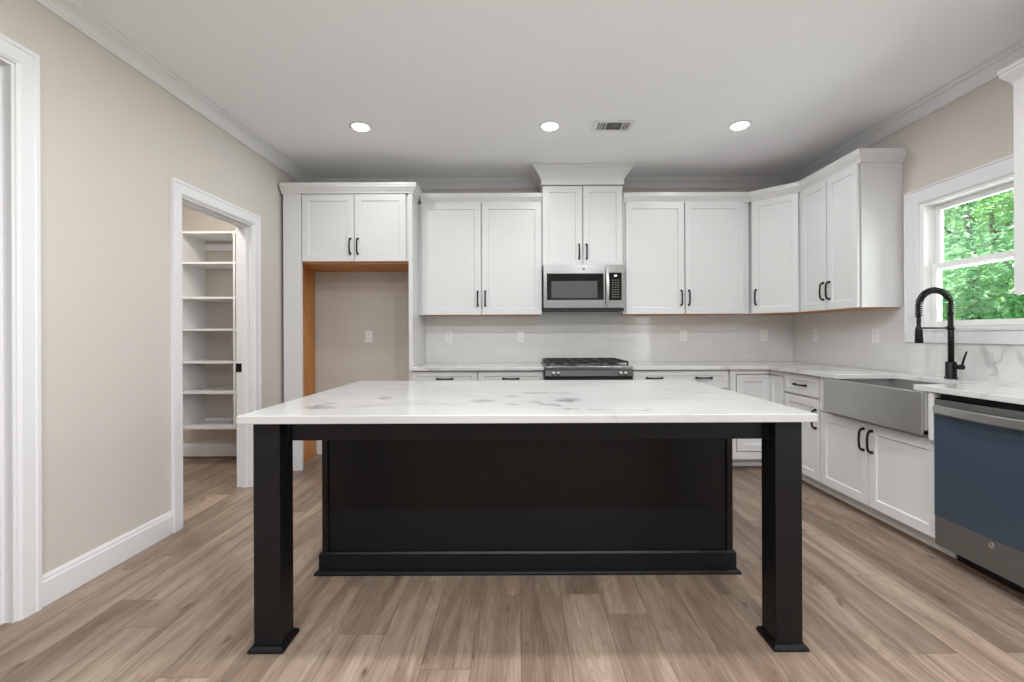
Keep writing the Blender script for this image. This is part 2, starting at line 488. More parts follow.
# baseboards
BASE = [(.001, 0), (.016, 0), (.016, .108), (.012, .116), (.012, .124), (.007, .138), (.001, .138)]
b = MB(); b.sweep([(XL, 2.007), (XL, 2.777)], BASE, 0, 1); b.sweep([(XL, -3.39), (XL, .85)], BASE, 0, 1); b.sweep([(XL, 3.716), (XL, 4.0)], BASE, 0, 1)
b.build('baseboard_left', 'trim', kind='structure')
MB().sweep([(-2.058, YB), (-.995, YB)], BASE, 0, 1).build('baseboard_back', 'trim', kind='structure')
b = MB(); b.sweep([(-3.78, 2.21), (-3.78, 4.5), (XLo, 4.5)], BASE, 0, 1)
b.build('baseboard_pantry', 'trim', kind='structure')
b = MB(); b.sweep([(-3.762, 2.21), (-3.762, 4.482), (XLo - .02, 4.482)], [(0, 0), (.012, 0), (.012, .008), (.006, .016), (0, .018)], 0, 1)
b.build('trim_4', 'shoe', kind='structure')

# ---- left-wall openings
def opening(name, y0, y1, zt, label=None):
    t = thing(name, None, None, (XL, (y0 + y1) / 2, 0), kind='structure')
    cw = .085
    # jamb liner
    b = MB()
    b.box(XLo - .004, XL + .004, y0, y0 + .018, 0, zt); b.box(XLo - .004, XL + .004, y1 - .018, y1, 0, zt)
    b.box(XLo - .004, XL + .004, y0 + .018, y1 - .018, zt - .018, zt)
    b.build('jamb', 'trim', t, True)
    b = MB()
    xs0, xs1 = XLo + .045, XLo + .08
    b.box(xs0, xs1, y0 + .018, y0 + .03, 0, zt - .018); b.box(xs0, xs1, y1 - .03, y1 - .018, 0, zt - .018)
    b.box(xs0, xs1, y0 + .03, y1 - .03, zt - .03, zt - .018)
    b.build('door_stop', 'trim', t, True)
    # casing profile carried up, across and down (built flat then stood up)
    prof = [(0, .001), (0, .012), (.012, .02), (cw - .02, .02), (cw - .016, .024), (cw, .024), (cw, .001)]
    for sx, xw in ((1, XL), (-1, XLo)):
        b = MB()
        path = [Vector((y0 + .006, 0)), Vector((y0 + .006, zt - .006)), Vector((y1 - .006, zt - .006)), Vector((y1 - .006, 0))]
        b.sweep(path, prof, 0, -1)
        b.v = [(xw + sx * h, p, q) for (p, q, h) in b.v]
        b.build('casing', 'trim', t, True)
    return t
opening('door_1', .95, 1.927, 2.36)
d2 = opening('door_2', 2.857, 3.635, 2.093)
b = MB()
b.box(-2.2565, -2.207, 3.612, 3.6165, .915, .983)
b.build('strike_plate', 'blackmetal', d2, True, bev=.001)

# ---- sink window in the right wall
win = thing('window_1', None, None, (XR, (WY0 + WY1) / 2, WZ0), kind='structure')
prof = [(0, .001), (0, .014), (.01, .02), (.09, .02), (.094, .026), (.104, .026), (.104, .001)]
b = MB()
path = [Vector((WY0, WZ0)), Vector((WY0, WZ1)), Vector((WY1, WZ1)), Vector((WY1, WZ0)), ]
b.sweep([(WY0, WZ0 - .02), (WY0, WZ1), (WY1, WZ1), (WY1, WZ0 - .02)], prof, 0, -1)
b.v = [(XR - h, p, q) for (p, q, h) in b.v]
b.build('casing', 'trim', win, True)
MB().box(XR - .024, XR - .001, WY0 - .104, WY1 + .104, WZ0 - .099, WZ0 - .02).build('apron_board', 'trim', win, True, bev=.003)
MB().box(XR - .03, XR + .05, WY0 - .002, WY1 + .002, WZ0 - .02, WZ0 - .0005).build('sill', 'trim', win, True, bev=.003)
b = MB()
b.box(XR - .004, 2.9, WY0, WY0 + .034, WZ0, WZ1); b.box(XR - .004, 2.9, WY1 - .034, WY1, WZ0, WZ1)
b.box(XR - .004, 2.9, WY0 + .034, WY1 - .034, WZ1 - .02, WZ1); b.box(XR + .05, 2.9, WY0 + .034, WY1 - .034, WZ0 - .0, WZ0 + .012)
b.build('window_frame', 'vinyl', win, True)
def sash(name, x0, x1, z0, z1, st=.04):
    y0, y1 = WY0 + .0345, WY1 - .0345
    b = MB()
    b.box(x0, x1, y0, y0 + st, z0, z1); b.box(x0, x1, y1 - st, y1, z0, z1)
    b.box(x0, x1, y0 + st, y1 - st, z0, z0 + .036); b.box(x0, x1, y0 + st, y1 - st, z1 - .036, z1)
    s_ = b.build(name, 'vinyl', win, True, bev=.002)
    MB().box((x0 + x1) / 2 - .002, (x0 + x1) / 2 + .002, y0 + st, y1 - st, z0 + .036, z1 - .036).build('pane', 'glass', s_, True)
sash('lower_sash', XR + .045, XR + .07, WZ0 + .0125, 1.675)
sash('upper_sash', XR + .072, XR + .097, 1.63, WZ1 - .0205)

# ---- backsplash: tiles belong to the walls
b = MB(); b.box(-.952, XR - .009, YB - .008, YB - .0005, CT - .02, 1.86)
b.build('tile_backsplash', 'tilex', wall_back)
b = MB(); b.box(XR - .008, XR - .0005, WY1 + .106, YB - .009, CT - .02, 1.40)
b.build('tile_backsplash', 'tiley', wall_right)
b = MB(); b.box(XR - .012, XR - .0005, 1.78, WY1 + .1055, CT - .02, WZ0 - .1)
b.build('slab_backsplash', 'slab', wall_right)

# ------------------------------------------------------------------ cabinets
# local frame of a cabinet: x from left to right as one faces it, y=0 at the door faces and +y into the wall
def shaker(w_, h, t=.02, rail=.058, rec=.009):
    b = MB(); r = min(rail, h * .3)
    o = [(0, 0), (w_, 0), (w_, h), (0, h)]
    i = [(rail, r), (w_ - rail, r), (w_ - rail, h - r), (rail, h - r)]
    e = .003
    j = [(rail + e, r + e), (w_ - rail - e, r + e), (w_ - rail - e, h - r - e), (rail + e, h - r - e)]
    vs = [(x, 0, z) for x, z in o] + [(x, 0, z) for x, z in i] + [(x, rec, z) for x, z in j] + [(x, t, z) for x, z in o]
    fs = [(8, 9, 10, 11), (15, 14, 13, 12)]
    for k in range(4):
        q = (k + 1) % 4
        fs += [(k, q, 4 + q, 4 + k), (4 + k, 4 + q, 8 + q, 8 + k), (12 + k, 12 + q, q, k)]
    return b.add(vs, fs)

def pull(cx, cz, vertical=True, L=.135, y=0.0):
    h = L / 2; b = MB()
    pts = [(-h, 0), (-h + .001, -.012), (-h + .008, -.024), (-h + .024, -.03), (0, -.033), (h - .024, -.03), (h - .008, -.024), (h - .001, -.012), (h, 0)]
    rr = [.0105, .0085, .0075, .007, .0065, .007, .0075, .0085, .0105]
    if vertical: b.tube([(cx, y + q, cz + p) for p, q in pts], rr, 8)
    else: b.tube([(cx + p, y + q, cz) for p, q in pts], rr, 8)
    return b

def put_door(t, x0, x1, z0, z1, handle=None, name='door', rail=.058, m='cabinet', hlab=None):
    b = shaker(x1 - x0, z1 - z0, rail=rail)
    b.v = [(x + x0, y, z + z0) for x, y, z in b.v]
    d = b.build(name, m, t, bev=.0012)
    hs = handle if isinstance(handle, list) else ([handle] if handle else [])
    for (hx, hz, vert) in hs:
        pull(hx, hz, vert).build('handle', 'blackmetal', d)
    return d

CABCROWN = [(.0, .0), (.01, .0), (.013, .014), (.02, .022), (.036, .044), (.042, .052), (.042, .066), (.046, .07), (.046, .086), (.0, .086)]
G = .0055

def upper(name, label, x, y, rz, w_, depth, z0, z1, ndoors, hz, group=None, stile=0.0):
    t = thing(name, label, 'cabinet', (x, y, z0), rz, group)
    h = z1 - z0
    b = MB().box(0, w_, .025, depth, 0, h); b.build('body', 'cabinet', t)
    MB().box(.018, w_ - .018, .04, depth - .002, -.002, -.0002).build('underside', 'ply', t)
    dw = (w_ - stile) / ndoors
    for k in range(ndoors):
        a, c = k * dw + (G if k else .005), (k + 1) * dw - (G if k < ndoors - 1 else .005)
        hx = (c - .03) if (k == 0 and ndoors == 2) else (a + .03)
        put_door(t, a, c, .0, h - .001, (hx, hz, True))
    return t

# --- uppers, back run
UL = -.926; MX0, MX1 = .212, .971
lu = upper('wall_cabinet', 'two-door white wall cabinet between the refrigerator recess and the microwave', UL, YU, 0, MX0 - UL - .004, YB - YU - .001, UB, UT, 2, .15)
MB().box(-.9545, UL - .0005, YU + .028, YU + .05, UB, UT).build('filler_strip', 'cabinet', lu, True)
b = MB().sweep([(UL, YU + .0205), (MX0 - .004, YU + .0205)], CABCROWN, UT, 1)
b.box(UL, MX0 - .004, YU + .0215, YB - .09, UT, UT + .05)
b.build('crown_molding', 'cabinet', lu, True)
MZ0, MZ1 = 1.85, 2.604
mu = upper('wall_cabinet', 'short two-door white wall cabinet directly above the microwave, crowned up to the ceiling', MX0, YU - .003, 0, MX1 - MX0, YB - YU + .002, MZ0, MZ1 - .007, 2, .13)
TALL = [(0, 0), (.008, 0), (.008, .05), (.014, .056), (.02, .072), (.045, .105), (.07, .135), (.088, .145), (.088, ZC - MZ1 - .002), (0, ZC - MZ1 - .002)]
b = MB().sweep([(MX0, YB - .09), (MX0, YU - .006), (MX1, YU - .006), (MX1, YB - .09)], TALL, MZ1, 1)
b.box(MX0 + .001, MX1 - .001, YU - .005, YB - .09, MZ1 + .0005, ZC - .003)
b.build('crown_molding', 'cabinet', mu, True)
RU0, RU1 = .9725, 2.165
ru = upper('wall_cabinet', 'white wall cabinet with two doors just right of the microwave', MX1 + .022, YU, 0, RU1 - MX1 - .025, YB - YU - .001, UB, UT, 2, .15, stile=.055)
# face-frame filler between microwave cabinet and its right neighbour belongs to the latter
MB().box(-.018, -.0005, .021, .25, 0, UT - UB).build('filler_strip', 'cabinet', ru)
# diagonal corner cabinet
A = Vector((2.17, YU)); Bq = Vector((XU, 3.985))
dv = Bq - A; wl = dv.length; ang = math.atan2(dv.y, dv.x)
dc = thing('corner_wall_cabinet', 'diagonal single-door white wall cabinet in the corner of the two walls', 'cabinet', (A.x, A.y, UB), ang)
nn = Vector((-dv.y, dv.x)).normalized()     # into the corner
b = MB().prism([(A + nn * .0205).to_tuple(), (Bq + nn * .0205).to_tuple(), (XR - .002, 3.985 + .01), (XR - .002, YB - .002), (2.17, YB - .002)], UB, UT)
b.build('body', 'cabinet', dc, True)
b = MB().prism([(2.22, 4.3), (2.5, 4.03), (XR - .03, 4.03), (XR - .03, YB - .03), (2.22, YB - .03)], UB - .003, UB - .0005)
b.build('underside', 'ply', dc, True)
put_door(dc, .012, wl - .012, 0, UT - UB - .001, (.042, .15, True))
# right-run upper
ry0, ry1 = 3.98, 3.305
rw = upper('wall_cabinet', 'two-door white wall cabinet on the right wall beside the window casing', XU, ry0, -R(90), ry0 - ry1, XR - XU - .002, UB, UT, 2, .15)
b = MB().box(XU + .0275, XR - .002, ry1 - .0065, ry1 - .0005, UB, UT); b.build('end_panel', 'cabinet', rw, True)
# crown that runs over the three right-hand uppers
b = MB()
cpath = [(MX1 + .004, YU + .0205), (2.161, YU + .0205), (XU + .0205, 3.977), (XU + .0205, ry1 - .0065), (XR - .002, ry1 - .0065)]
b.sweep(cpath, CABCROWN, UT + .0005, 1)
b.prism([(MX1 + .004, YU + .0215), (2.163, YU + .0215), (XU + .0215, 3.977), (XU + .0215, ry1), (XR - .09, ry1), (XR - .09, YB - .09), (MX1 + .004, YB - .09)], UT + .001, UT + .045)
tag(b.build('cabinet_crown_molding', 'cabinet'), 'white crown molding along the tops of the wall cabinets from microwave to window', 'molding')
# upper right of the window
ny0 = 2.266
nu = upper('wall_cabinet', 'white wall cabinet cut by the right photo edge, in front of the window', XU, ny0, -R(90), .7, XR - XU - .002, UB, UT, 2, .15)
b = MB().sweep([(XR - .002, ny0), (XU + .0205, ny0), (XU + .0205, ny0 - .7)], CABCROWN, UT, 1)
b.build('crown_molding', 'cabinet', nu, True)

# --- refrigerator cabinet and recess
YP = 4.05
fr = thing('refrigerator_cabinet', 'tall white refrigerator surround with an empty plywood-lined recess beside the pantry door', 'cabinet', (-1.5, YP, 0))
FZ0, FZ1 = 1.86, 2.46
b = MB()
b.box(-2.104, -1.945, YP, YP + .03, 0, FZ1 + .005)
b.build('filler_panel', 'cabinet', fr, True, bev=.0015)
MB().box(-2.09, -2.072, YP + .031, YB - .02, 0, FZ0 - .015).build('side_panel', 'ply', fr, True)['label'] = 'bare plywood left side of the recess'
MB().box(-2.0715, -2.06, YP + .031, YB - .02, 0, .03).build('shoe_strip', 'ply', fr, True)
b = MB().box(-.99, -.955, YP, YB - .002, 0, FZ1 + .005); b.build('end_panel', 'cabinet', fr, True, bev=.0015)
b = MB().box(-2.09, -.9905, YP + .031, YB - .002, FZ0 + .004, FZ1); b.build('body', 'cabinet', fr, True)
b = MB().box(-2.09, -.9905, YP + .05, YB - .002, FZ0 - .014, FZ0 + .003)
b.box(-1.40, -1.385, YP + .05, YB - .01, FZ0 - .02, FZ0 - .014)
b.build('underside', 'ply', fr, True)['label'] = 'bare plywood underside over the recess'
b = MB().box(-1.944, -.9905, YP + .021, YP + .03, FZ0 + .004, FZ1); b.build('face_frame', 'cabinet', fr, True)
X0 = -1.947 - -1.5
dl, dr = -1.945 + 1.5, -1.0 + 1.5
mid = (dl + dr) / 2
def put_door_w(t, a, c, z0, z1, h): return put_door(t, a, c, z0, z1, h)
put_door(fr, dl + .009, mid - .004, FZ0 + .002, FZ1 - .001, (mid - .033, FZ0 + .135, True))
put_door(fr, mid + .004, dr - .014, FZ0 + .002, FZ1 - .001, (mid + .033, FZ0 + .135, True))
b = MB().sweep([(-2.114, YP), (-.955, YP), (-.955, YB - .09)], CABCROWN, FZ1 + .003, 1)
b.box(-2.12, -.956, YP + .001, YB - .09, FZ1 + .006, FZ1 + .04)
b.build('crown_molding', 'cabinet', fr, True)

# --- base cabinets
ZD0, ZD1, ZDW = .112, .712, .727      # door bottom/top, drawer bottom
ZBT = CT - .031
ZDT = ZBT - .008
def base_body(t, w_, depth, ztop=ZBT - .0005, shoe=True):
    MB().box(0, w_, .025, depth, .1, ztop).build('body', 'cabinet', t)
    MB().box(.0, w_, .085, .1, 0, .0995).build('toe_kick', 'cabinet', t)
def base(label, x, y, rz, w_, depth, cols, name='base_cabinet'):
    t = thing(name, label, 'cabinet', (x, y, 0), rz)
    base_body(t, w_, depth)
    return t
BL0 = -.9545
bl = base('white base cabinet with two drawers left of the gas range', BL0, YF, 0, MX0 - BL0 - .004, YB - YF - .009, 2)
wb = MX0 - BL0 - .004
for k in range(2):
    a, c = k * wb / 2 + .006, (k + 1) * wb / 2 - .006
    put_door(bl, a, c, ZDW, ZDT, ((a + c) / 2, ZDW + .091, False), 'drawer', rail=.045)
    put_door(bl, a, c, ZD0, ZD1, (c - .03 if k == 0 else a + .03, ZD1 - .12, True))
BR0, BR1 = MX1 + .006, 1.845
br = base('white base cabinet with one wide two-handled drawer right of the gas range', BR0, YF, 0, BR1 - BR0, YB - YF - .009, 1)
wr = BR1 - BR0
for (z0, z1) in ((ZDW, ZDT), (.425, ZD1), (ZD0, .415)):
    zz = z0 + .091 if z0 == ZDW else z1 - .08
    put_door(br, .012, wr - .02, z0, z1, [(wr * .235, zz, False), (wr * .735, zz, False)], 'drawer', rail=.045)
# corner cabinet with two-leaf door
cc = thing('corner_base_cabinet', 'white corner base cabinet with a folding two-leaf door, in the inner corner of the counter', 'cabinet', (BR1 + .001, YF, 0))
CY = 3.792
b = MB().prism([(BR1 + .001, YF + .05), (XF + .05, YF + .05), (XF + .05, CY + .001), (XR - .009, CY + .001), (XR - .009, YB - .009), (BR1 + .001, YB - .009)], .1, ZBT - .0005)
b.build('body', 'cabinet', cc, True)
b = MB().box(BR1 + .001, XF + .1, YF + .085, YF + .1, 0, .0995); b.box(XF + .085, XF + .1, CY + .001, YF + .085, 0, .0995)
b.build('toe_kick', 'cabinet', cc, True)
ZL, ZB_ = ZBT - .048, .17
MB().box(0, .05, 0, .0495, .1, ZBT - .001).build('stile', 'cabinet', cc)
b = MB().box(BR1 + .0515, XF + .0495, YF + .0, YF + .0495, ZL + .007, ZBT - .001); b.box(XF, XF + .0495, CY + .001, YF - .0005, ZL + .007, ZBT - .001)
b.build('top_rail', 'cabinet', cc, True)
b = MB().box(BR1 + .0515, XF + .0495, YF + .0, YF + .0495, .1, ZB_ - .007); b.box(XF, XF + .0495, CY + .001, YF - .0005, .1, ZB_ - .007)
b.build('bottom_rail', 'cabinet', cc, True)
d = put_door(cc, .058, XF - BR1 - .002, ZB_, ZL, None, 'door_leaf', rail=.06)
b = shaker(YF - CY - .016, ZL - ZB_, rail=.05)
rot = Matrix.Translation((XF, YF + .0, ZB_)) @ Matrix.Rotation(-R(90), 4, 'Z')
b.xf(rot); b.build('door_leaf', 'cabinet', cc, True, bev=.0012)
# drawer-over-door cabinet
DY0, DY1 = CY, 3.336
dd = base('narrow white base cabinet with a drawer over one door, left of the farmhouse sink', XF, DY0, -R(90), DY0 - DY1, XR - XF - .009, 1)
wd = DY0 - DY1
put_door(dd, .012, wd - .01, ZDW, ZDT, (wd * .5, ZDW + .075, False), 'drawer', rail=.05)
put_door(dd, .012, wd - .01, ZD0, ZD1, (wd - .045, ZD1 - .145, True))
# sink base
SY0, SY1 = 3.335, 2.388
sb = thing('sink_base_cabinet', 'white two-door base cabinet under the stainless farmhouse sink', 'cabinet', (XF, SY0, 0), -R(90))
ws = SY0 - SY1; AP0, AP1, APZ = 3.205, 2.42, .664
b = MB().box(0, ws, .0205, XR - XF - .009, .1, .645)
b.box(0, SY0 - AP0 - .003, .0205, XR - XF - .009, .645, ZBT - .0005)
b.box(SY0 - AP1 + .003, ws, .0205, XR - XF - .009, .645, ZBT - .0005)
b.build('body', 'cabinet', sb)
MB().box(.0, SY0 - AP0 - .004, 0, .0245, .64, ZBT - .002).build('stile', 'cabinet', sb)
MB().box(SY0 - AP1 + .003, ws, -.028, .0245, .638, ZBT - .002).build('stile', 'cabinet', sb)
MB().box(.0, ws, .085, .1, 0, .0995).build('toe_kick', 'cabinet', sb)
sm = .46
put_door(sb, .006, sm - .004, ZD0, .632, (sm - .035, .525, True))
put_door(sb, sm + .004, ws - .004, ZD0, .632, (sm + .035, .525, True))
# brown shoe moulding at the foot of the toe kicks
SH = [(0, 0), (.012, 0), (.012, .006), (.006, .016), (0, .018)]
MB().sweep([(BL0, YF + .0845), (MX0 - .005, YF + .0845)], SH, 0, 1).build('trim_5', 'shoe', kind='structure')
MB().sweep([(BR0, YF + .0845), (XF + .0845, YF + .0845), (XF + .0845, 1.79)], SH, 0, 1).build('trim_6', 'shoe', kind='structure')

# --- worktops
def top(name, pts, label, m='quartz', z0=CT - .03, z1=CT, loc=None, bev=.003):
    b = MB().prism(pts, z0, z1)
    o = b.build(name, m, bev=bev)
    return tag(o, label, 'countertop')
top('countertop', [(BL0 + .0, YF - .035), (MX0 - .003, YF - .035), (MX0 - .003, YB - .009), (BL0 + .0, YB - .009)],
    'white quartz counter between the refrigerator panel and the gas range')
CE = 2.158
top('countertop', [(MX1 + .003, YF - .035), (CE - .02, YF - .035), (CE, YF - .055), (CE, 3.11), (2.57, 3.11), (2.57, 2.50), (CE, 2.50), (CE, 1.785), (XR - .013, 1.785), (XR - .013, YB - .009), (MX1 + .003, YB - .009)],
    'L-shaped white quartz counter from the range round to the dishwasher, cut out for the sink')

# --- farmhouse sink
sk = thing('farmhouse_sink', 'stainless steel apron-front farmhouse sink set into the right counter', 'sink', (2.35, 2.8, .665))
SX0, SX1 = 2.128, 2.62
ZT = CT - .0312
b = MB()
n0, n1 = AP1, AP0
b.box(SX0 + .02, SX1, n1 - .045, n1, APZ + .02, ZT); b.box(SX0 + .02, SX1, n0, n0 + .045, APZ + .02, ZT)
b.box(SX1 - .05, SX1, n0 + .045, n1 - .045, APZ + .02, ZT); b.box(SX0 + .021, SX1 - .05, n0 + .045, n1 - .045, APZ + .0, APZ + .02)
b.build('bowl', 'steel', sk, True)
# apron: slightly bowed front with rounded ends
pts = []
for k in range(13):
    u = k / 12; yy = n1 + (n0 - n1) * u
    bow = .012 * (1 - (2 * u - 1) ** 2)
    pts.append((SX0 + .006 - bow * .5, yy))
pts += [(SX0 + .019, n0), (SX0 + .019, n1)]
MB().prism(pts, APZ - .006, ZT).build('apron', 'steel', sk, True, bev=.005)
MB().lathe([(.045, 0), (.045, .004), (.03, .002), (.012, .001), (0, .001)], (2.38, 2.8, APZ + .0205)).build('drain', 'chrome', sk, True)

# --- faucet
FX, FY = 2.654, 2.803
fc = thing('kitchen_faucet', 'matte black pull-down spring faucet standing behind the sink', 'faucet', (FX, FY, CT))
MB().lathe([(.033, 0), (.033, .006), (.0275, .01), (.0275, .1), (.024, .104), (.0, .104)], (FX, FY, CT + .0005)).build('base', 'blackmetal', fc, True)
MB().tube([(FX, FY, CT + .1), (FX, FY, CT + .405)], .0155, 14).build('riser', 'blackmetal', fc, True)
arc = []
ra = .098; cz = CT + .447
pts = [(FX, FY, CT + .395), (FX, FY, CT + .42), (FX, FY, cz)]
for k in range(1, 17):
    a = math.pi * k / 16
    pts.append((FX - ra + ra * math.cos(a), FY, cz + ra * math.sin(a)))
pts += [(FX - 2 * ra - .001, FY, cz - .03), (FX - 2 * ra - .001, FY, cz - .065)]
MB().tube(pts, .0075, 10).build('hose', 'blackmetal', fc, True)
# coil spring round the hose
P = [Vector(p) for p in pts]
cum = [0]
for i in range(1, len(P)): cum.append(cum[-1] + (P[i] - P[i - 1]).length)
def along(s_):
    for i in range(1, len(P)):
        if s_ <= cum[i]:
            q = (s_ - cum[i - 1]) / (cum[i] - cum[i - 1]); return P[i - 1].lerp(P[i], q), (P[i] - P[i - 1]).normalized()
    return P[-1], (P[-1] - P[-2]).normalized()
hel = []; turns = 30; NS = turns * 9
for k in range(NS + 1):
    p, t = along(cum[-1] * k / NS)
    nv = Vector((0, 1, 0)); bv = t.cross(nv).normalized(); a = 2 * math.pi * turns * k / NS
    hel.append(p + (nv * math.cos(a) + bv * math.sin(a)) * .0165)
MB().tube(hel, .0042, 6).build('spring', 'blackmetal', fc, True)
hx = FX - 2 * ra - .001
MB().lathe([(.011, .0), (.012, -.03), (.011, -.06), (.017, -.075), (.019, -.09), (.021, -.165), (.018, -.168), (0, -.166)], (hx, FY, cz - .06), 20).build('spray_head', 'blackmetal', fc, True)
b = MB().tube([(FX, FY, CT + .312), (hx, FY, CT + .312)], .0055, 10)
b.lathe([(.0185, -.012), (.0185, .012), (.014, .012), (.014, -.012)], (FX, FY, CT + .312), 20)
b.build('support_arm', 'blackmetal', fc, True)
MB().tube([(FX, FY - .015, CT + .075), (FX, FY - .075, CT + .075)], .015, 14).build('valve', 'blackmetal', fc, True)
MB().tube([(FX, FY - .068, CT + .08), (FX, FY - .084, CT + .13), (FX, FY - .098, CT + .17)], [.006, .0055, .005], 10).build('lever', 'blackmetal', fc, True)

# --- dishwasher
DWX, DWY0, DWY1 = 2.168, 2.384, 1.788
dw = thing('dishwasher', 'stainless dishwasher with blue protective film at the right photo edge', 'dishwasher', (DWX, (DWY0 + DWY1) / 2, 0))
MB().box(DWX + .03, XR - .03, DWY0 - .004, DWY1 + .004, .101, ZBT - .01).build('body', 'darkvoid', dw, True)
b = MB().box(DWX, DWX + .029, DWY0, DWY1, .1, .858); b.build('door', 'darksteel', dw, True, bev=.004)
MB().box(DWX - .001, DWX - .0003, DWY0 - .001, DWY1 + .001, .252, .775).build('protective_film', 'film', dw, True)['label'] = 'blue film on the middle of the door'
b = MB()
hp = []
for k in range(13):
    u = k / 12; hp.append((DWX - .014 - .03 * (1 - (2 * u - 1) ** 2), DWY0 - .006 + (DWY1 - DWY0 + .012) * u, .806))
n = len(hp)
pts2 = [(x, y) for x, y, z in hp] + [(x + .014, y) for x, y, z in hp[::-1]]
b.prism(pts2, .786, .828)
b.build('handle', 'steel', dw, True, bev=.004)
MB().box(DWX + .001, DWX + .028, DWY0 - .005, DWY1 + .005, .859, .865).build('control_strip', 'blackglass', dw, True)
MB().box(XF + .088, XF + .1, DWY0 - .002, DWY1, 0.0, .099).build('toe_panel', 'darkvoid', dw, True)
b = MB().lathe([(.014, 0), (.014, -.002), (.0115, -.003), (.0, -.003)], (DWX - .0005, 2.097, .222), 24, axis='x')
lg = b.build('emblem', 'chrome', dw, True)
b = MB()
sc = [(math.cos(a) * .006 * (1 + .4 * math.sin(3 * a)), math.sin(a) * .006) for a in [i * .45 for i in range(15)]]
b.tube([(DWX - .0038, 2.097 + p, .222 + q) for p, q in sc], .0009, 6)
b.build('monogram', 'socket', lg, True)

# --- gas range
rg = thing('gas_range', 'stainless slide-in gas range with black grates under the microwave', 'range', ((MX0 + MX1) / 2, 4.2, 0))
gx0, gx1, gy0 = MX0 + .002, MX1 - .002, 3.905
ZR = .928
b = MB().box(gx0, gx1, gy0 + .03, YB - .01, .02, ZR - .03)
b.build('body', 'darksteel', rg, True)
b = MB().box(gx0 - .0, gx1 + .0, gy0 - .005, YB - .01, ZR - .0295, ZR)
b.build('cooktop', 'appsteel', rg, True, bev=.004)
MB().box(gx0 + .03, gx1 - .03, gy0 + .05, YB - .07, ZR + .0002, ZR + .003).build('burner_tray', 'darksteel', rg, True)
# control panel: sloped front
b = MB()
prof = [(gy0 - .012, ZR - .031), (gy0 + .028, ZR - .031), (gy0 + .028, ZR - .083), (gy0 - .026, ZR - .083)]
b.add([(gx0, y, z) for y, z in prof] + [(gx1, y, z) for y, z in prof], [(0, 1, 2, 3), (7, 6, 5, 4), (0, 4, 5, 1), (1, 5, 6, 2), (2, 6, 7, 3), (3, 7, 4, 0)])
cp = b.build('control_panel', 'rangesteel', rg, True, bev=.002)
for kx in (gx0 + .07, gx0 + .112, gx1 - .112, gx1 - .07):
    MB().lathe([(.0155, 0), (.015, -.01), (.0135, -.02), (.012, -.022), (0, -.022)], (kx, gy0 - .0205, ZR - .057), 20, 'y').build('knob', 'steel', cp, True)
b = MB().box(gx0 + .004, gx1 - .004, gy0 - .012, gy0 + .028, .23, ZR - .122)
MB().box(gx0 + .002, gx1 - .002, gy0 - .004, gy0 + .0285, ZR - .121, ZR - .0835).build('gap_shade', 'darkvoid', rg, True)  # black strip paints in the shade of the gap above the oven door
od = b.build('oven_door', 'steel', rg, True, bev=.004)
MB().box(gx0 + .1, gx1 - .1, gy0 - .014, gy0 - .011, .33, .66).build('oven_window', 'blackglass', od, True)
b = MB().tube([(gx0 + .05, gy0 - .055, .745), (gx1 - .05, gy0 - .055, .745)], .013, 14)
for kx in (gx0 + .08, gx1 - .08): b.tube([(kx, gy0 - .012, .745), (kx, gy0 - .055, .745)], .009, 10)
b.build('handle', 'steel', od, True)
MB().box(gx0 + .004, gx1 - .004, gy0 - .01, gy0 + .028, .05, .222).build('warming_drawer', 'steel', rg, True, bev=.004)
# burners and grates
gz = ZR + .042
wg = (gx1 - gx0 - .05) / 3
for k in range(3):
    a = gx0 + .025 + k * wg + .004; c = a + wg - .008
    y0, y1 = gy0 + .045, YB - .075
    b = MB(); t_ = .006
    for xx in (a, c - 2 * t_): b.box(xx, xx + 2 * t_, y0, y1, gz - .014, gz)
    for yy in (y0, y1 - 2 * t_, (y0 + y1) / 2 - t_): b.box(a + 2 * t_, c - 2 * t_, yy, yy + 2 * t_, gz - .014, gz)
    xm = (a + c) / 2
    b.box(xm - t_, xm + t_, y0 + 2 * t_, y0 + .2, gz - .013, gz - .001); b.box(xm - t_, xm + t_, y1 - .2, y1 - 2 * t_, gz - .013, gz - .001)
    for yy in (y0 + .15, y1 - .15):
        b.box(a + 2 * t_, a + .07, yy - t_, yy + t_, gz - .013, gz - .001); b.box(c - .07, c - 2 * t_, yy - t_, yy + t_, gz - .013, gz - .001)
    for xx in (a, c - .012):
        for yy in (y0, y1 - .012): b.box(xx, xx + .012, yy, yy + .012, ZR + .0032, gz - .014)
    b.build('grate', 'iron', rg, True)
    for yy in ((y0 + .15, y1 - .15) if k != 1 else ((y0 + y1) / 2,)):
        MB().lathe([(.075, 0), (.072, .002), (.055, .0035), (.051, .0035)], (xm, yy, ZR + .0031), 24).build('burner_base', 'appsteel', rg, True)
        bb = MB().lathe([(.05, 0), (.05, .008), (.036, .01), (.036, .02), (.03, .024), (0, .024)], (xm, yy, ZR + .0032), 24)
        bb.build('burner', 'iron', rg, True)
MB().box(gx0 + .01, gx1 - .01, YB - .06, YB - .012, ZR + .0002, ZR + .035).build('rear_vent_trim', 'darksteel', rg, True, bev=.003)

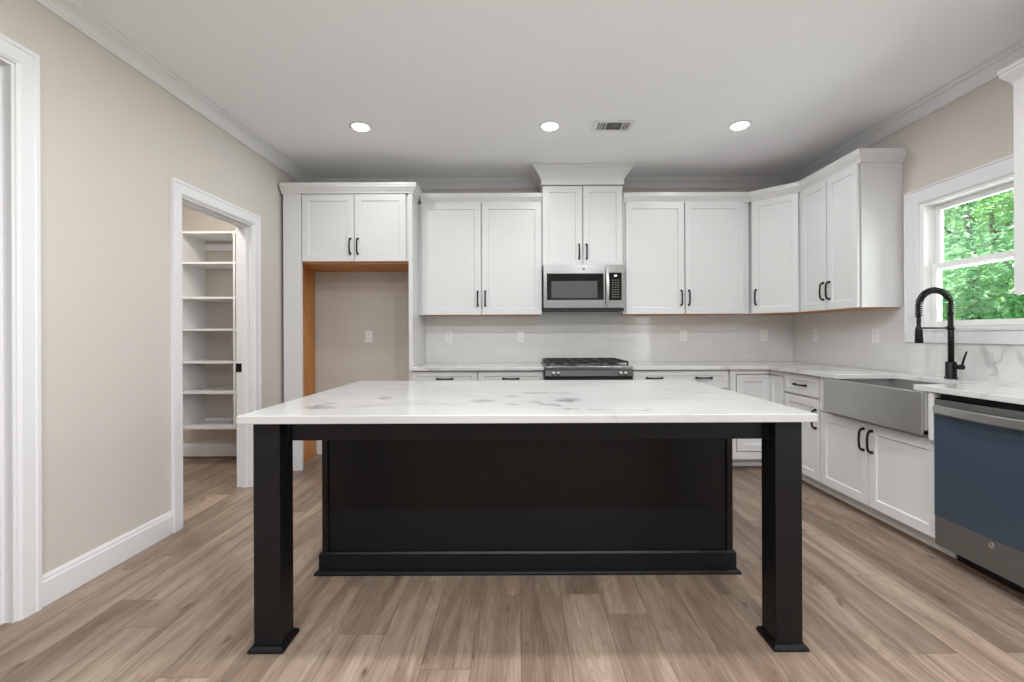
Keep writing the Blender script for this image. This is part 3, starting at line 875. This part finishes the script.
# --- microwave
MWY = 4.205
mw = thing('microwave', 'stainless over-the-range microwave below the short white cabinet', 'microwave', ((MX0 + MX1) / 2, 4.4, 1.42))
mx0, mx1, mz0, mz1 = MX0 + .008, MX1 - .008, 1.415, MZ0 - .003
MB().box(mx0 + .002, mx1 - .002, MWY + .03, YB - .01, mz0 + .03, mz1 - .002).build('body', 'darksteel', mw, True)
Zs = lambda y: 1.2 + (335 - y) * MWY / 455
Xs = lambda x: (x - 520) * MWY / 455
xd = Xs(605.2)
b = MB()
gx_0, gx_1, gz_0, gz_1 = Xs(547), Xs(603.8), Zs(300.2), Zs(273.6)
b.box(mx0, gx_0, MWY, MWY + .029, Zs(308), mz1); b.box(gx_1, xd, MWY, MWY + .029, Zs(308), mz1)
b.box(gx_0, gx_1, MWY, MWY + .029, Zs(308), gz_0); b.box(gx_0, gx_1, MWY, MWY + .029, gz_1, mz1)
md = b.build('door', 'appsteel', mw, True)
gp = MB().box(gx_0 + .0005, gx_1 - .0005, MWY + .001, MWY + .025, gz_0 + .0005, gz_1 - .0005).build('door_glass', 'blackglass', md, True)
MB().box(Xs(551.6), Xs(597.5), MWY - .0005, MWY + .0009, Zs(298.2), Zs(281.3)).build('window_mesh', 'greyglass', gp, True)
# bowed vertical handle
xh = Xs(605.8)
hp = [(MWY - .012 - .03 * math.sin(math.pi * k / 10), Zs(305.5) + (Zs(266.5) - Zs(305.5)) * k / 10) for k in range(11)]
b = MB(); q = [(y, z) for y, z in hp] + [(y + .012, z) for y, z in hp[::-1]]
nq = len(q)
b.add([(xh - .0, y, z) for y, z in q] + [(xh + .026, y, z) for y, z in q], [tuple(range(nq))[::-1], tuple(range(nq, 2 * nq))] + [(i, (i + 1) % nq, nq + (i + 1) % nq, nq + i) for i in range(nq)])
b.build('handle', 'steel', md, True, bev=.002)
b = MB().box(xd + .002, mx1, MWY, MWY + .029, Zs(308), Zs(300.5)); b.box(xd + .002, mx1, MWY, MWY + .029, Zs(273), mz1)
b.box(xd + .002, Xs(608.2), MWY, MWY + .029, Zs(300.5), Zs(273)); b.box(Xs(621.8), mx1, MWY, MWY + .029, Zs(300.5), Zs(273))
b.build('control_frame', 'appsteel', mw, True)
kp = MB().box(Xs(608.3), Xs(621.7), MWY + .001, MWY + .025, Zs(300.4), Zs(273.1)).build('control_panel', 'blackglass', mw, True)
MB().box(Xs(614.4), Xs(617.2), MWY + .0002, MWY + .001, Zs(276.8), Zs(275.2)).build('clock_display', 'display', kp, True)
b = MB()
for r_ in range(8):
    for c_ in range(3):
        xx = Xs(612.3 + c_ * 2.7); zz = Zs(280 + r_ * 2.4)
        b.box(xx, xx + .015, MWY + .0002, MWY + .001, zz - .008, zz)
b.build('keypad', 'socket', kp, True)
b = MB().box(mx0, mx1, MWY + .006, MWY + .2, mz0 + .006, Zs(308.2)); b.box(mx0, mx0 + .15, MWY - .002, MWY + .02, mz0 + .004, Zs(309.5)); b.box(mx1 - .15, mx1, MWY - .002, MWY + .02, mz0 + .004, Zs(309.5))
b.build('vent_grille', 'darkvoid', mw, True)
MB().lathe([(.011, 0), (.011, -.0015), (.009, -.0022), (0, -.0022)], (Xs(584), MWY - .0002, Zs(269.2)), 20, 'y').build('emblem', 'darksteel', mw, True)

# ------------------------------------------------------------------ island
IY, LZ = 1.732, .8725
isl = thing('kitchen_island', 'black paneled kitchen island base with two square front legs', 'island', (.03, 2.4, 0))
BX0, BX1, BY0, BY1 = -1.0, 1.068, 2.305, 2.94
b = MB().box(BX0, BX1, BY0, BY1, .0, LZ); b.build('body', 'black', isl, True)
for (a, c) in ((BX0 - .001, BX0 + .028), (BX1 - .028, BX1 + .001)):
    MB().box(a, c, BY0 - .012, BY0 - .0002, .1095, LZ - .001).build('corner_trim', 'black', isl, True, bev=.002)
PB = [(0, 0), (.016, 0), (.016, .1), (.01, .109), (.0, .109)]
MB().sweep([(BX0, BY1), (BX0, BY0), (BX1, BY0), (BX1, BY1)], PB, 0, 1).build('plinth', 'black', isl, True)
QR = [(.0165, 0), (.034, 0), (.034, .008), (.03, .016), (.024, .02), (.0165, .021)]
MB().sweep([(BX0, BY1), (BX0, BY0), (BX1, BY0), (BX1, BY1)], QR, 0, 1).build('quarter_round', 'black', isl, True)
LW = .102
legs = ((-1.018, IY), (.97, IY))
for (lx, ly) in legs:
    lg = MB().box(lx, lx + LW, ly, ly + LW, .0, LZ).build('leg', 'black', isl, True, bev=.003)
    MB().sweep([(lx + LW, ly + LW * .5), (lx + LW, ly + LW), (lx, ly + LW), (lx, ly), (lx + LW, ly), (lx + LW, ly + LW * .5)][::-1],
               [(.0005, 0), (.016, 0), (.016, .007), (.013, .014), (.006, .021), (.0005, .023)], 0, -1).build('foot_molding', 'black', lg, True)
ay = IY + .05
MB().box(legs[0][0] + LW, legs[1][0], ay, ay + .02, .79, LZ).build('apron_rail', 'black', isl, True, bev=.0015)
for (lx, ly) in legs:
    MB().box(lx + .04, lx + .06, ly + LW, BY0 - .013, .79, LZ).build('apron_rail', 'black', isl, True, bev=.0015)
for xx in (legs[0][0] + LW, legs[1][0] - .018):
    MB().box(xx, xx + .018, ay - .012, ay - .0005, .79, LZ).build('corner_block', 'black', isl, True, bev=.001)

IV = [(-.855, 1.90, .07, .07, .1, .75), (-.84, 1.99, .05, .03, .3, .5), (-.80, 1.86, .07, .03, 0, .6), (.22, 2.06, .075, .075, .2, 1.0),
      (.09, 2.32, .10, .03, .1, .8), (.12, 1.93, .12, .025, -.75, .7), (.19, 1.81, .06, .025, -.2, .95), (-.17, 2.05, .08, .07, .6, .5), (-.03, 2.2, .07, .04, .3, .55),
      (-.03, 1.95, .05, .05, -.5, .6), (.06, 2.02, .03, .04, 0, .5), (.31, 1.8, .06, .02, -.1, .55), (.47, 1.79, .07, .016, -.1, .5), (-.65, 2.14, .05, .04, 0, .6),
      (-.63, 1.92, .1, .05, .2, .3), (.25, 2.3, .12, .03, -.1, .35), (.7, 2.1, .16, .014, -.5, .3), (.95, 2.3, .2, .014, -.3, .3)]
M['islandquartz'] = quartz('white veined island quartz', IV, (198, 184), .45)
top('island_countertop', [(-1.052, 1.683), (1.102, 1.683), (1.102, 2.976), (-1.052, 2.976)], 'white quartz slab with grey veins on the black island', 'islandquartz', LZ + .0005, LZ + .0315)

# ------------------------------------------------------------------ pantry shelving
PS = thing('pantry_shelving', 'white open shelving tower inside the pantry behind the left doorway', 'shelving', (-2.7, 4.3, 0))
py0, py1 = 4.15, 4.482
for xx in (-3.112, -2.615, -2.29):
    MB().box(xx, xx + .018, py0, py1, .352, 2.138).build('side_panel', 'trim', PS, True)
for z in (2.138, 1.872, 1.553, 1.262, .963, .686, .364):
    b = MB()
    if z > 2.1: b.box(-3.112, -2.272, py0, py1, z + .0005, z + .019)
    else:
        b.box(-3.0935, -2.6155, py0, py1, z - .012, z + .007); b.box(-2.5965, -2.2905, py0, py1, z - .012, z + .007)
    b.build('shelf', 'trim', PS, True)
MB().box(-3.0935, -2.6155, py1 - .018, py1, 2.04, 2.1).build('cleat', 'trim', PS, True)
MB().box(-3.0935, -2.6155, py1 - .018, py1, .372, .4).build('cleat', 'trim', PS, True)
light('pantry_lamp', 'AREA', (-2.75, 3.3, 2.72), (0, 0, 0), PANTRY_E, (1, .95, .88), shape='DISK', size=.25)

# ------------------------------------------------------------------ ceiling fixtures
def can(x, y, label):
    t = thing('recessed_ceiling_light', label, 'light', (x, y, ZC), group='recessed ceiling lights')
    MB().lathe([(.082, -.0005), (.082, -.003), (.076, -.006), (.06, -.006), (.058, -.003), (.058, -.0005)], (0, 0, 0), 40).build('trim_ring', 'trim', t)
    MB().lathe([(.0575, -.001), (.0575, -.004), (.052, -.013), (.04, -.0185), (.02, -.0215), (0, -.0225)], (0, 0, 0), 40).build('lens', 'lamp', t)
    light('recessed_lamp', 'AREA', (x, y, ZC - .026), (0, 0, 0), CAN_E, CAN_C, shape='DISK', size=.13)
can(-1.193, 3.43, 'round lit recessed ceiling light above the refrigerator cabinet side')
can(.231, 3.43, 'round lit recessed ceiling light left of the ceiling vent')
can(1.662, 3.43, 'round lit recessed ceiling light right of the ceiling vent')
for x in (-.8, .226, 1.25):
    for y, e in ((1.65, CAN_MID), (-.4, CAN_REAR)):
        light('recessed_lamp', 'AREA', (x, y, ZC - .026), (0, 0, 0), e, CAN_C, shape='DISK', size=.13)

vt = thing('ceiling_vent', 'white louvered ceiling air vent between the middle and right lights', 'vent', (.703, 3.43, ZC))
vx0, vx1, vy0, vy1 = -.147, .147, -.09, .09
z0, z1 = -.007, -.0005
oy0, oy1 = -.062, .062
holes = ((-.118, -.058), (-.05, .066), (.073, .126))
b = MB()
b.box(vx0, vx1, vy0, oy0, z0, z1); b.box(vx0, vx1, oy1, vy1, z0, z1)
edges = [vx0] + [q for h_ in holes for q in h_] + [vx1]
for k in range(0, 8, 2): b.box(edges[k], edges[k + 1], oy0, oy1, z0, z1)
b.build('frame', 'trim', vt)
MB().box(vx0 + .01, vx1 - .01, vy0 + .01, vy1 - .01, -.0004, -.0001).build('duct_backing', 'duct', vt)
b = MB()
def slat(p0, p1, d):
    (xa, ya), (xb, yb) = p0, p1
    b.add([(xa, ya, -.0065), (xb, yb, -.0065), (xb + d[0], yb + d[1], -.001), (xa + d[0], ya + d[1], -.001),
           (xa + d[0] * .15, ya + d[1] * .15, -.0065), (xb + d[0] * .15, yb + d[1] * .15, -.0065), (xb + d[0] * 1.15, yb + d[1] * 1.15, -.001), (xa + d[0] * 1.15, ya + d[1] * 1.15, -.001)],
          [(0, 1, 2, 3), (7, 6, 5, 4), (0, 4, 5, 1), (3, 2, 6, 7)])
for k in range(6): slat((-.05, oy0 + .006 + k * .02), (.066, oy0 + .006 + k * .02), (0, .006))
for k in range(3): slat((-.112 + k * .019, oy0), (-.112 + k * .019, oy1), (-.006, 0))
for k in range(4): slat((.078 + k * .0125, oy0), (.078 + k * .0125, oy1), (.008, 0))
b.build('louvers', 'trim', vt)

# ------------------------------------------------------------------ outlets
def outlet(x, y, z, rz, label, switch=False):
    t = thing('wall_outlet', label, 'outlet', (x, y, z), rz)
    MB().box(-.036, .036, -.006, -.0005, -.058, .058).build('faceplate', 'plastic', t, bev=.002)
    for dz in (-.02, .02):
        r_ = MB().box(-.016, .016, -.008, -.0062, dz - .014, dz + .014).build('receptacle', 'plastic', t, bev=.002)
        b = MB().box(-.008, -.0055, -.0084, -.008, dz - .005, dz + .006); b.box(.0055, .008, -.0084, -.008, dz - .004, dz + .005)
        b.lathe([(.0025, -.0004), (.0025, 0)], (0, -.008, dz - .009), 10, 'y')
        b.build('slots', 'socket', r_)
def ox(px): return (px - 520) * YB / 455
OZ = 1.185
outlet((369 - 520) * YB / 455, YB - .0005, 1.19, 0, 'white wall outlet inside the empty refrigerator recess')
outlet(ox(449), YB - .0085, OZ, 0, 'white outlet on the tile backsplash nearest the refrigerator panel')
outlet(ox(520.5), YB - .0085, OZ, 0, 'white outlet on the tile just left of the range')
outlet(ox(683), YB - .0085, OZ, 0, 'white outlet on the tile below the cabinet right of the microwave')
outlet(ox(763.5), YB - .0085, OZ, 0, 'white outlet on the back tile nearest the corner')
outlet(XR - .0085, 455 * 2.77 / (815.5 - 520), OZ, -R(90), 'white outlet on the right-wall tile nearest the corner')
outlet(XR - .0085, 455 * 2.77 / (876 - 520), OZ, -R(90), 'white outlet on the right-wall tile beside the window casing')

# ------------------------------------------------------------------ outdoors
MB().box(3.0, 40, -20, 40, -.4, -.3).build('ground', 'grass', kind='structure')
def tree(x, y, h, cr, ch, zc, m, n, label, leaf=.09):
    rd = random.Random(int(x * 100 + y * 7))
    t = thing('tree', label, 'tree', (x, y, -.3), group='trees outside the sink window')
    b = MB().tube([(0, 0, 0), (.05, .03, h * .35), (-.04, .06, h * .7), (0, 0, h * .95)], [.09, .07, .045, .015], 8)
    for k in range(6):
        a = rd.random() * 6.28; z = h * (.2 + .1 * k)
        b.tube([(0, 0, z), (math.cos(a) * cr * .4, math.sin(a) * cr * .4, z + .4), (math.cos(a) * cr * .8, math.sin(a) * cr * .8, z + .6)], [.028, .018, .008], 6)
    b.build('trunk', 'bark', t)
    # leaf clumps scattered through an ellipsoid crown; each leaf a folded blade
    vs = []; fs = []
    clumps = []
    for k in range(70):
        while True:
            p = Vector((rd.uniform(-1, 1), rd.uniform(-1, 1), rd.uniform(-1, 1)))
            if .25 < p.length < 1: break
        clumps.append(Vector((p.x * cr, p.y * cr, zc + p.z * ch)))
    for k in range(n):
        c = rd.choice(clumps)
        p = c + Vector((rd.gauss(0, .26), rd.gauss(0, .26), rd.gauss(0, .16)))
        if p.z < .05: p.z = .05 + rd.random() * .2
        a = rd.random() * 6.283; tl = rd.uniform(-.9, .4)
        d = Vector((math.cos(a) * math.cos(tl), math.sin(a) * math.cos(tl), math.sin(tl)))
        sd = d.cross(Vector((rd.gauss(0, .4), rd.gauss(0, .4), 1))).normalized()
        L = leaf * rd.uniform(.7, 1.4); up = sd.cross(d) * L * .12
        o = len(vs)
        vs += [tuple(p), tuple(p + d * L * .5 + sd * L * .27 + up), tuple(p + d * L), tuple(p + d * L * .5 - sd * L * .27 + up), ]
        fs += [(o, o + 1, o + 2), (o, o + 2, o + 3)]
    me = bpy.data.meshes.new('foliage'); me.from_pydata(vs, [], fs); me.materials.append(M[m])
    o = bpy.data.objects.new('foliage', me); COL.objects.link(o); o.parent = t
tree(6.6, 6.6, 4.4, 1.15, 2.1, 2.3, 'leaf2', 17000, 'nearest pale green leafy tree outside the sink window')
tree(11.4, 10.9, 6.5, 2.1, 3.0, 3.4, 'leaf1', 15000, 'bright green tree behind the nearest tree in the window view', .12)
tree(17.4, 17.2, 9.5, 2.8, 4.4, 4.8, 'leaf3', 12000, 'tall dark green tree farthest from the sink window', .19)
